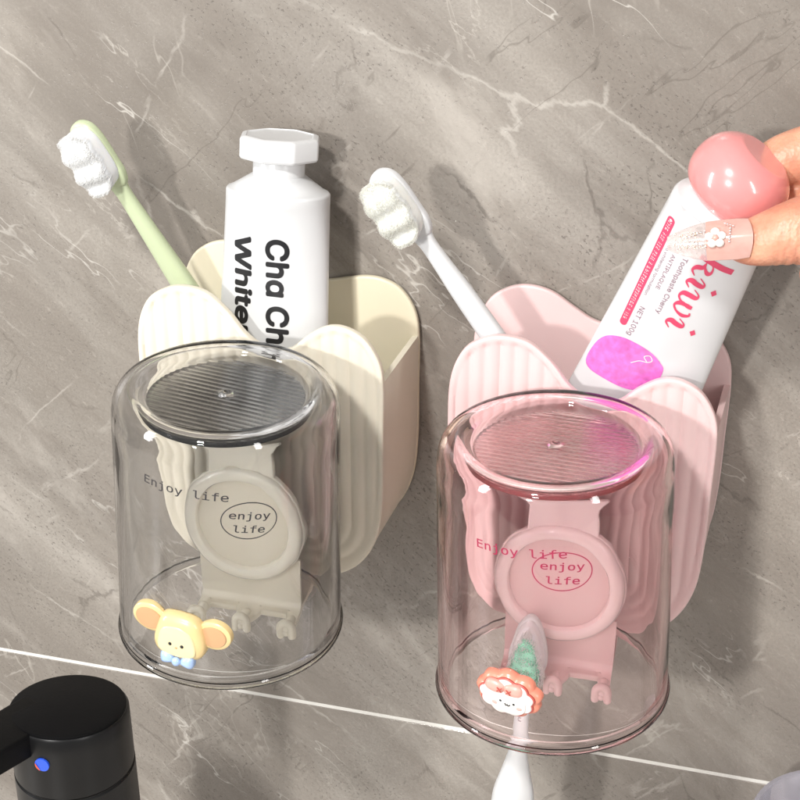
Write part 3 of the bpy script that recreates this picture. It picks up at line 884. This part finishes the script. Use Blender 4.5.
# ------------------------------------------------------------------ toothbrushes
def bristle_block(L, W, H, waves, n_fib, cone=False, seed=1, fib_r=.16):
    """wavy brush: x across, z along the head, +y = outwards (away from the head). Solid core plus fibres."""
    rnd = random.Random(seed)
    def top(x, z):
        u = z / L + .5; v = x / W * 2
        e = (1 - abs(2 * u - 1) ** 5) * (1 - abs(v) ** 4 * .35)
        return H * (.90 + .10 * math.cos(2 * PI * waves * u)) * (.80 + .20 * (1 - abs(v) ** 3) * (1 - abs(2 * u - 1) ** 6))
    def inside_(x, z):
        return (abs(x) / (W / 2)) ** 2.6 + (abs(z) / (L / 2)) ** 3.2 < 1
    nx, nz = 20, 44; bm = bmesh.new(); secs = []
    rings = []
    for j in range(0, 13):
        f = j / 12; rings.append(f)
    # core: lofted oval rings rising to the wavy top
    N_ = 64; secs = []
    def oval(k, s):
        t = 2 * PI * k / N_; c, si = math.cos(t), math.sin(t)
        return (W / 2 * s * math.copysign(abs(c) ** .77, c), L / 2 * s * math.copysign(abs(si) ** .62, si))
    for h in (0, .3, .6, .85):
        secs.append([(oval(k, 1 + .08 * h)[0], top(*oval(k, .97)) * .975 * h, oval(k, 1 + .05 * h)[1]) for k in range(N_)])
    for s in (.97, .9, .75, .55, .35, .15):
        secs.append([(oval(k, s)[0], top(*oval(k, s)) * .975, oval(k, s)[1]) for k in range(N_)])
    core = loft(secs)
    fb = bmesh.new()
    for _ in range(n_fib):
        while True:
            x, z = rnd.uniform(-W / 2, W / 2) * 1.02, rnd.uniform(-L / 2, L / 2) * 1.02
            if inside_(x, z): break
        h = top(x, z) * rnd.uniform(.985, 1.03); fl = .08
        dx = x * fl + rnd.gauss(0, .12); dz = z * fl * .8 + rnd.gauss(0, .12); h0 = h * .6
        a = rnd.uniform(0, 2 * PI)
        b0 = [fb.verts.new((x + dx * .5 + fib_r * math.cos(a + q), h0, z + dz * .5 + fib_r * math.sin(a + q))) for q in (0, 2.1, 4.2)]
        b1 = [fb.verts.new((x + dx + fib_r * .7 * math.cos(a + q), h, z + dz + fib_r * .7 * math.sin(a + q))) for q in (0, 2.1, 4.2)]
        for k in range(3): fb.faces.new((b0[k], b0[(k + 1) % 3], b1[(k + 1) % 3], b1[k]))
        fb.faces.new(b1)
    return join(core, fb)

def brush(name, label, top, bottom, facing, mat, bmat, head_len=27, head_w=12.6, seed=3):
    """top/bottom: ends of the brush (mm, world); facing: direction the bristles point"""
    top, bottom = Vector(top), Vector(bottom); ax = (top - bottom).normalized(); L = (top - bottom).length
    f = Vector(facing); f = (f - ax * f.dot(ax)).normalized(); s = f.cross(ax)
    t = bpy.data.objects.new(name, None); COL.objects.link(t); t.empty_display_size = .01
    m = Matrix((s, f, ax)).transposed().to_4x4(); m.translation = bottom * MM; t.matrix_world = m
    props(t, label, 'toothbrush')
    hl = head_len
    # handle: widths (x) / thickness (y) along z
    zs = [0, 2, 8, 30, 60, 85, L - hl - 30, L - hl - 12, L - hl - 4, L - hl + .5]
    ws = [3.2, 4.8, 5.6, 5.6, 5.2, 4.8, 4.1, 3.2, 3.1, 4.2]; ts = [2.4, 3.2, 3.6, 3.8, 3.6, 3.3, 2.9, 2.5, 2.3, 2.2]
    keys = catmull([(z, a, b) for z, a, b in zip(zs, ws, ts)], 5)
    secs = []
    for z, a, b in keys:
        secs.append([(a * math.copysign(abs(math.cos(q)) ** .8, math.cos(q)), b * math.copysign(abs(math.sin(q)) ** .8, math.sin(q)), z) for q in np.linspace(0, 2 * PI, 28, endpoint=False)])
    obj('handle', loft(secs), mat, t)
    # head: rounded paddle
    o = catmull([(-3.4, -1), (-head_w / 2 + .3, 3.6), (-head_w / 2, 9), (-head_w / 2, hl - 8), (-head_w / 2 + 1.8, hl - 2.2), (0, hl), (head_w / 2 - 1.8, hl - 2.2), (head_w / 2, hl - 8), (head_w / 2, 9), (head_w / 2 - .3, 3.6), (3.4, -1)], 5, True)
    hb = slab([(x, z + L - hl) for x, z in o], -2.0, 2.2, 1.4, 5)
    obj('head', hb, mat, t)
    bb = bristle_block(hl - 3.5, head_w + .2, 10.6, 3, 7500, fib_r=.07, seed=seed)
    xf(bb, Matrix.Translation((0, 2.0, L - hl / 2 + .2)))
    obj('bristles', bb, bmat, t, angle=60)
    return t
brush('toothbrush', 'pale green toothbrush with a wavy white head leaning in the cream holder', (-69, -39, 167), (-4.5, -7.5, 27), (-.22, -.96, .05), M['green'], M['bristle'], seed=4)
brush('toothbrush', 'white toothbrush with a creamy wavy head leaning in the pink holder', (43.5, -46, 161), (150, -33, 8), (-.22, -.96, .05), M['brushwhite'], M['bristlecream'], seed=9)

# hanging toothbrush inside the rosy cup
HB = thing('toothbrush', 'white toothbrush with pointed mint bristles hanging from a hook inside the rosy cup', 'toothbrush', (107.8, -76.5, -6), (R(1), R(2.4), 0))
zs = [(-152, 2.5, 2.2), (-150, 5.0, 3.6), (-140, 6.6, 4.6), (-110, 7.8, 5.2), (-80, 8.3, 5.4), (-66, 7.9, 5.2), (-55, 5.6, 4.2), (-44, 3.4, 3.0), (-34, 2.9, 2.6), (-15, 2.7, 2.4), (-8, 2.9, 2.2), (-4, 4.0, 2.1)]
secs = [[(a * math.cos(q), b * math.sin(q), z) for q in np.linspace(0, 2 * PI, 28, endpoint=False)] for z, a, b in catmull(zs, 5)]
hh = obj('handle', loft(secs), M['brushwhite'], HB)
ho = catmull([(-3.2, -8), (-6.4, -3.5), (-7.1, 1), (-6.0, 8), (-3.8, 15), (-1.4, 18.6), (1.4, 18.6), (3.8, 15), (6.0, 8), (7.1, 1), (6.4, -3.5), (3.2, -8)], 5, True)
obj('head', slab(ho, -1.8, 2.0, 1.4, 5), M['brushwhite'], HB)
def tufts(col, seed, keep, n=900, spread=1.0):
    rnd = random.Random(seed); fb = bmesh.new(); c = 0
    while c < n:
        x, z = rnd.uniform(-6.6, 6.6), rnd.uniform(-5.5, 17)
        wmax = 5.9 * (1 - max(0, (z + 1) / 19.5) ** 1.6)
        if abs(x) > wmax or not keep(x, z, rnd): continue
        c += 1
        h = 7.3 + .3 * math.cos(z * 1.25) - .12 * abs(x) + rnd.uniform(-.3, .4)
        dx, dz = x * .12 + rnd.gauss(0, .25), z * .02 + rnd.gauss(0, .25)
        a = rnd.uniform(0, 6.28); r = .15
        b0 = [fb.verts.new((x + r * math.cos(a + q), -1.6, z + r * math.sin(a + q))) for q in (0, 2.1, 4.2)]
        b1 = [fb.verts.new((x + dx + r * .7 * math.cos(a + q), -1.6 - h, z + dz + r * .7 * math.sin(a + q))) for q in (0, 2.1, 4.2)]
        for k in range(3): fb.faces.new((b0[k], b0[(k + 1) % 3], b1[(k + 1) % 3], b1[k]))
        fb.faces.new(b1)
    return fb
def is_mint(x, z): return abs(x) < 4.9 * (1 - max(0, (z) / 17) ** 1.5) and z < 14.5
core_w = pillow([(x * .88, z * .93 + .3) for x, z in ho if z > -7], -1.6, 6.9, 7, .2, base=.3)
core_m = pillow(catmull([(0, -6), (4.6, -3), (4.5, 3), (3.0, 9.5), (0, 13.6), (-3.0, 9.5), (-4.5, 3), (-4.6, -3)], 5, True), -7.6, 1.0, 5, .2, base=.3)
obj('bristles', join(core_w, tufts(0, 3, lambda x, z, r: not is_mint(x, z) or r.random() < .35)), M['bristle'], HB, smooth=False)
obj('mint_bristles', join(core_m, tufts(0, 5, lambda x, z, r: is_mint(x, z), n=1100)), M['mint'], HB, smooth=False)
wt = text_bm('s SUNU', SANS, 2.6, .0, fit=12)
wt = map_bm(densify(wt, 1), lambda x, y, z: Vector((-1.1 + y, -2.75, -16 - x)))
for v in wt.verts: v.co.y = -2.62 * math.sqrt(max(.05, 1 - (v.co.x / 2.8) ** 2)) - .12
obj('lettering', wt, M['greyink'], hh, smooth=False)

# ------------------------------------------------------------------ faucet
FA = thing('faucet', 'matt black tap with lever and blue and red temperature mark', 'faucet', (-53, -122, -220))
zt = 193
obj('body', lathe([(0, 0), (27, 0), (27, 3), (23.6, 5), (23.2, 20), (22.2, zt - 26.2), (21.6, zt - 25.8), (21.6, zt - 25.2), (0, zt - 25)], 96), M['blackside'], FA)
hd_ = lathe([(0, zt - 25), (21.4, zt - 25), (22.1, zt - 24.4), (22.0, zt - 8), (21.9, zt - 1.2), (21.3, zt - .2), (20.6, zt), (0, zt)], 96)
HD = obj('handle_head', hd_, M['blackside'], FA)
topd = lathe([(0, zt + .9), (20.2, zt + .9), (20.9, zt + .6), (21.0, zt + .05), (0, zt + .05)], 96)
for b_ in (topd,):
    for v in b_.verts: v.co.z += -v.co.y * .12
for v in HD.data.vertices:
    if v.co.z > (zt - 9) * MM: v.co.z += -v.co.y * .12
obj('top_disc', topd, M['black'], HD)
def bar(p0, p1, w0, w1, h, rr=1.6):
    p0, p1 = Vector(p0), Vector(p1); t = (p1 - p0).normalized(); s = t.cross(Vector((0, 0, 1))).normalized(); u = s.cross(t)
    secs = []
    for f in (0, .02, .98, 1):
        w = (w0 + (w1 - w0) * f) / 2; k = .85 if f in (0, 1) else 1
        c = p0 + (p1 - p0) * f; ring = []
        for ax_, az_ in ((1, 1), (-1, 1), (-1, -1), (1, -1)):
            for q in range(5):
                a = {(1, 1): 0, (-1, 1): 90, (-1, -1): 180, (1, -1): 270}[(ax_, az_)] + q * 22.5
                ring.append(c + s * ((w - rr) * ax_ + rr * math.cos(R(a))) * k + u * ((h / 2 - rr) * az_ + rr * math.sin(R(a))) * k)
        secs.append(ring)
    return loft(secs)
obj('lever', bar((-8, -2, zt - 4.0), (-36, -80, zt + 5), 21, 18, 10), M['black'], FA)
mk = lathe([(0, 0), (2.7, 0), (2.7, 1.0), (0, 1.2)], 40)
def place_mark(bm, ang, z):
    a = R(ang)
    return xf(bm, Matrix.Translation((21.6 * math.sin(a), -21.6 * math.cos(a), z)) @ Matrix.Rotation(a, 4, 'Z') @ Matrix.Rotation(R(90), 4, 'X'))
ind = obj('temperature_mark', place_mark(mk, 0, zt - 8.5), M['blue'], HD)
hm = bmesh.new(); vs = [hm.verts.new((2.5 * math.cos(a), 2.5 * math.sin(a), 1.35)) for a in np.linspace(R(165), R(255), 14)]; hm.faces.new(vs)
obj('hot_mark', place_mark(hm, 0, zt - 8.5), M['red'], ind, smooth=False)

# ------------------------------------------------------------------ faceted tumbler at the corner
def tumbler():
    n = 10
    def poly(r, z, ph=0, k=6):
        out = []
        for i in range(n):
            a0 = 2 * PI * i / n + ph; a1 = 2 * PI * (i + 1) / n + ph
            for q in range(k):
                t = q / k; out.append(((r * math.cos(a0)) * (1 - t) + r * math.cos(a1) * t, (r * math.sin(a0)) * (1 - t) + r * math.sin(a1) * t, z))
        return out
    def circ(r, z): return [(r * math.cos(2 * PI * i / 60), r * math.sin(2 * PI * i / 60), z) for i in range(60)]
    secs = [poly(22, 0), poly(24, .6), poly(30, 50), poly(35, 124), circ(34.0, 134.5), circ(33.4, 136), circ(31.8, 136), circ(31.2, 134.5), circ(29.0, 90), circ(25.5, 16), circ(22, 10), circ(10, 8)]
    return loft(secs)
TB = obj('tumbler', tumbler(), M['clear'], None, angle=20)
TB.location = Vector((227.5, -49, -219.9)) * MM
props(TB, 'faceted clear glass tumbler at the lower corner of the picture, partly out of frame', 'glass')
TB['label'] = 'faceted clear glass tumbler with a pale violet tint, standing below the pink holder'

# ------------------------------------------------------------------ the hand
def limb(path, rad, flat=1.0, up=(0, 0, 1), seg=28, n=6):
    K = catmull([(*p, r) for p, r in zip(path, rad)], n)
    return tube([k[:3] for k in K], [k[3] for k in K], seg, up=up, flat=flat)
parts = []
# thumb: tip at left, nail turned to the viewer
parts.append(limb([(162.5, -72.5, 156.5), (167, -72.5, 157.3), (173, -72.3, 159.2), (180, -71.8, 161.6), (187, -70.5, 163.3), (197, -67.5, 165.5), (209, -64, 168.5), (222, -60, 171)],
                  [4.6, 6.9, 8.4, 9.9, 11.0, 10.4, 11.0, 15], flat=.92, up=(0, -.8, .6)))
# index: behind the cap
parts.append(limb([(168.5, -37, 170.5), (174, -36, 172.2), (182, -34, 174.8), (193, -32.5, 178.5), (203, -33.5, 182.0), (216, -38, 184.5), (234, -46, 186)], [6.3, 8.2, 9.0, 9.3, 9.6, 9.6, 12.5]))
# middle, ring, little finger, curled beside it
parts.append(limb([(176, -40, 155.8), (181, -38, 157), (190, -33, 159), (202, -29, 162), (214, -31, 165), (226, -38, 168), (240, -46, 172)], [6.0, 7.6, 8.6, 9.0, 9.5, 9.8, 12.5]))
parts.append(limb([(190, -50, 141), (194, -43, 142), (200, -34, 145), (211, -30, 149), (224, -34, 153), (240, -46, 160)], [6.0, 7.4, 8.4, 8.9, 9.4, 12]))
parts.append(limb([(204, -54, 130), (207, -46, 131), (213, -38, 134), (224, -36, 139), (240, -46, 148)], [5.2, 6.4, 7.2, 7.9, 11]))
# palm, wrist and forearm
parts.append(limb([(226, -48, 170), (244, -54, 167), (262, -60, 164), (282, -68, 161), (300, -76, 158), (330, -92, 152), (380, -120, 142), (440, -152, 130)], [17, 25, 29, 28, 24.5, 26, 32, 36], flat=.62, up=(0, 1, 0)))
parts.append(limb([(214, -62, 169), (236, -62, 166), (262, -64, 162)], [12, 17, 17]))
hb = join(*parts)
hm_ = bpy.data.meshes.new('h'); hb.to_mesh(hm_); hb.free()
ho_ = bpy.data.objects.new('h', hm_); COL.objects.link(ho_)
md = ho_.modifiers.new('r', 'REMESH'); md.mode = 'VOXEL'; md.voxel_size = 1.0
md = ho_.modifiers.new('s', 'SMOOTH'); md.factor = .5; md.iterations = 9
bpy.context.view_layer.update()
skinmesh = bpy.data.meshes.new_from_object(ho_.evaluated_get(bpy.context.evaluated_depsgraph_get()))
bpy.data.objects.remove(ho_)
# knuckle creases on the thumb joint
for v in skinmesh.vertices:
    c = v.co
    if 174 < c.x < 196 and c.z > 140 and c.y < -66:
        for x0, dpt, k in ((179.5, .45, 0.10), (182.2, .55, .06), (185.0, .55, -.02), (187.8, .45, -.08), (177.2, .3, .14)):
            d = c.x - (x0 + k * (c.z - 162) + .5 * math.sin(c.z * .9))
            if abs(d) < 1.1: c.y += 1.8 * dpt * (math.cos(d / 1.1 * PI) + 1) / 2
P_ = obj('person', skinmesh, M['skin'], None, angle=None)
props(P_, 'hand with long decorated nails pinching the pink cap of the tube between thumb and finger', 'person')

def nail(c0, d, side, up, L, W, bulge, mat1, mat2, parent):
    """c0: centre of the nail root; d: towards the tip; up: outward normal"""
    d, side, up = Vector(d).normalized(), Vector(side).normalized(), Vector(up).normalized(); c0 = Vector(c0)
    def sheet(u0, u1, th=.55):
        bm = bmesh.new(); n = 14; m = 14
        def P(u, v, lift):
            w = W / 2 * (1 - .10 * u - .58 * max(0, (u - .45) / .55) ** 1.7) * (.93 + .07 * min(1, u / .15))
            return c0 + d * (u * L - (.06 * L * (1 - v * v) if u < .01 else 0)) + side * (v * w) - up * (bulge * v * v * (w / (W / 2)) ** 1.2) - up * (1.6 * u * u) + up * lift
        g = [[[bm.verts.new(P(u0 + (u1 - u0) * i / m, -1 + 2 * j / n, l)) for j in range(n + 1)] for i in range(m + 1)] for l in (0, th)]
        for i in range(m):
            for j in range(n):
                bm.faces.new((g[1][i][j], g[1][i][j + 1], g[1][i + 1][j + 1], g[1][i + 1][j])); bm.faces.new((g[0][i][j], g[0][i + 1][j], g[0][i + 1][j + 1], g[0][i][j + 1]))
        for i in range(m):
            for j in (0, n): bm.faces.new((g[0][i][j], g[0][i + 1][j], g[1][i + 1][j], g[1][i][j]))
        for j in range(n):
            for i in (0, m): bm.faces.new((g[0][i][j], g[0][i][j + 1], g[1][i][j + 1], g[1][i][j]))
        bmesh.ops.recalc_face_normals(bm, faces=bm.faces)
        return bm
    a = obj('nail', sheet(0, .52), mat1, parent); b = obj('nail_tip', sheet(.522, 1.0), mat2, a)
    return a, c0, d, side, up
nu = Vector((-.06, -.86, .50)); nd = Vector((-.985, -.03, -.17)); nu = (nu - nd * nu.dot(nd) / nd.dot(nd)).normalized(); ns = nd.cross(nu).normalized()
nroot = Vector((168.0, -72.0, 157.9)) + nu * 8.1
NA, c0, d, s, up = nail(nroot, nd, ns, nu, 24, 12.6, 3.4, M['nail'], M['nailtip'], P_)
F_ = lambda a, b, h: c0 + d.normalized() * a + s * b + up * h
rn = random.Random(5)
ch = join(*[ball(F_(9.5 + 1.9 * math.cos(q), 1.9 * math.sin(q), 1.1), (1.35, .7, 1.35), 12, 8) for q in np.linspace(.3, 2 * PI + .3, 5, endpoint=False)])
cb = obj('nail_charm', ch, M['paleface'], NA)
obj('charm_stone', ball(F_(9.5, 0, 1.7), .9, 12, 8), M['rosebow'], cb)
gems = [ball(F_(5.5 - .1 * k, 1.2 + k * .8 - 2.5, .95), .32, 8, 6) for k in range(6)] + [ball(F_(4.2 + k * .8, 3.4 + .3 * k, .8), .28, 8, 6) for k in range(4)]
gems += [ball(F_(12.5 + 1.2 * k, -2.2 + .5 * k, .35), .3, 8, 6) for k in range(5)] + [ball(F_(12.6 + 1.1 * k, 2.6 - .35 * k, .3), .28, 8, 6) for k in range(6)]
obj('beads', join(*gems), M['silver'], cb)
gl = [ball(F_(rn.uniform(12, 22), rn.uniform(-2.6, 2.6), rn.uniform(-.7, -.1)), rn.uniform(.10, .26), 6, 4) for _ in range(130)]
obj('glitter_flakes', join(*gl), M['gold'], cb, smooth=False)

# ------------------------------------------------------------------ camera
yaw, pitch, roll, FPX = .2567945, .4752182, .0035665, 1463.72
r_ = Vector((math.cos(yaw), math.sin(yaw), 0)); u_ = Vector((-math.sin(yaw) * math.sin(pitch), math.cos(yaw) * math.sin(pitch), math.cos(pitch))); f_ = r_.cross(u_) * -1
cr, sr = math.cos(roll), math.sin(roll)
rr_, uu_ = r_ * cr + u_ * sr, u_ * cr - r_ * sr
cam = bpy.data.cameras.new('camera'); co = bpy.data.objects.new('camera', cam); COL.objects.link(co)
mw = Matrix((rr_, uu_, rr_.cross(uu_))).transposed().to_4x4(); mw.translation = (.17149, -.501246, .317467)
co.matrix_world = mw
cam.sensor_width = 36; cam.lens = FPX / 800 * 36; cam.clip_start = .01; cam.clip_end = 50
scene.camera = co

# ------------------------------------------------------------------ light
world = bpy.data.worlds.new('World'); scene.world = world; world.use_nodes = True
nt = world.node_tree; bg = nt.nodes['Background']
tc = nt.nodes.new('ShaderNodeTexCoord'); sep = nt.nodes.new('ShaderNodeSeparateXYZ'); nt.links.new(tc.outputs['Generated'], sep.inputs[0])
rp = nt.nodes.new('ShaderNodeValToRGB'); mr = nt.nodes.new('ShaderNodeMapRange'); mr.inputs['From Min'].default_value = -1; mr.inputs['From Max'].default_value = 1
nt.links.new(sep.outputs['Z'], mr.inputs['Value']); nt.links.new(mr.outputs['Result'], rp.inputs['Fac'])
e = rp.color_ramp.elements; e[0].position = 0; e[0].color = (.38, .37, .36, 1); e[1].position = 1; e[1].color = (1, .98, .95, 1)
x = rp.color_ramp.elements.new(.55); x.color = (.55, .54, .53, 1)
nt.links.new(rp.outputs['Color'], bg.inputs['Color']); bg.inputs['Strength'].default_value = .50

def area(name, target, direction, dist, size, power, col=(1, 1, 1), size_y=None):
    l = bpy.data.lights.new(name, 'AREA'); l.energy = power; l.color = col; l.size = size
    if size_y: l.shape = 'RECTANGLE'; l.size_y = size_y
    else: l.shape = 'DISK'
    o = bpy.data.objects.new(name, l); COL.objects.link(o)
    dv = Vector(direction).normalized(); o.location = Vector(target) * MM - dv * dist
    o.rotation_euler = dv.to_track_quat('-Z', 'Y').to_euler()
    return o
area('key_lamp', (60, -40, 60), (.20, 1, -1.0), 1.1, .10, 8.6, (1, .985, .96))
area('front_lamp', (60, -40, 60), (.22, 1, -.36), 1.2, .07, 7.2, (1, .98, .95))
area('softbox_strip', (60, -40, 60), (.85, .55, -.25), 1.0, .12, 4.0, (.97, .98, 1), size_y=.55)  # softbox strip added at the left for upright reflections in the cups
area('fill_strip', (60, -40, 60), (-.75, .7, -.35), 1.1, .10, 2.6, (1, .98, .96), size_y=.5)

scene.view_settings.view_transform = 'Standard'; scene.view_settings.look = 'None'; scene.view_settings.exposure = 0.07; scene.view_settings.gamma = 1
cy = scene.cycles
cy.use_denoising = True
try: cy.denoiser = 'OPENIMAGEDENOISE'
except Exception: pass
cy.caustics_refractive = True; cy.caustics_reflective = True; cy.blur_glossy = 1.5
cy.max_bounces = 20; cy.transmission_bounces = 18; cy.glossy_bounces = 6; cy.diffuse_bounces = 4; cy.transparent_max_bounces = 16
cy.sample_clamp_indirect = 80
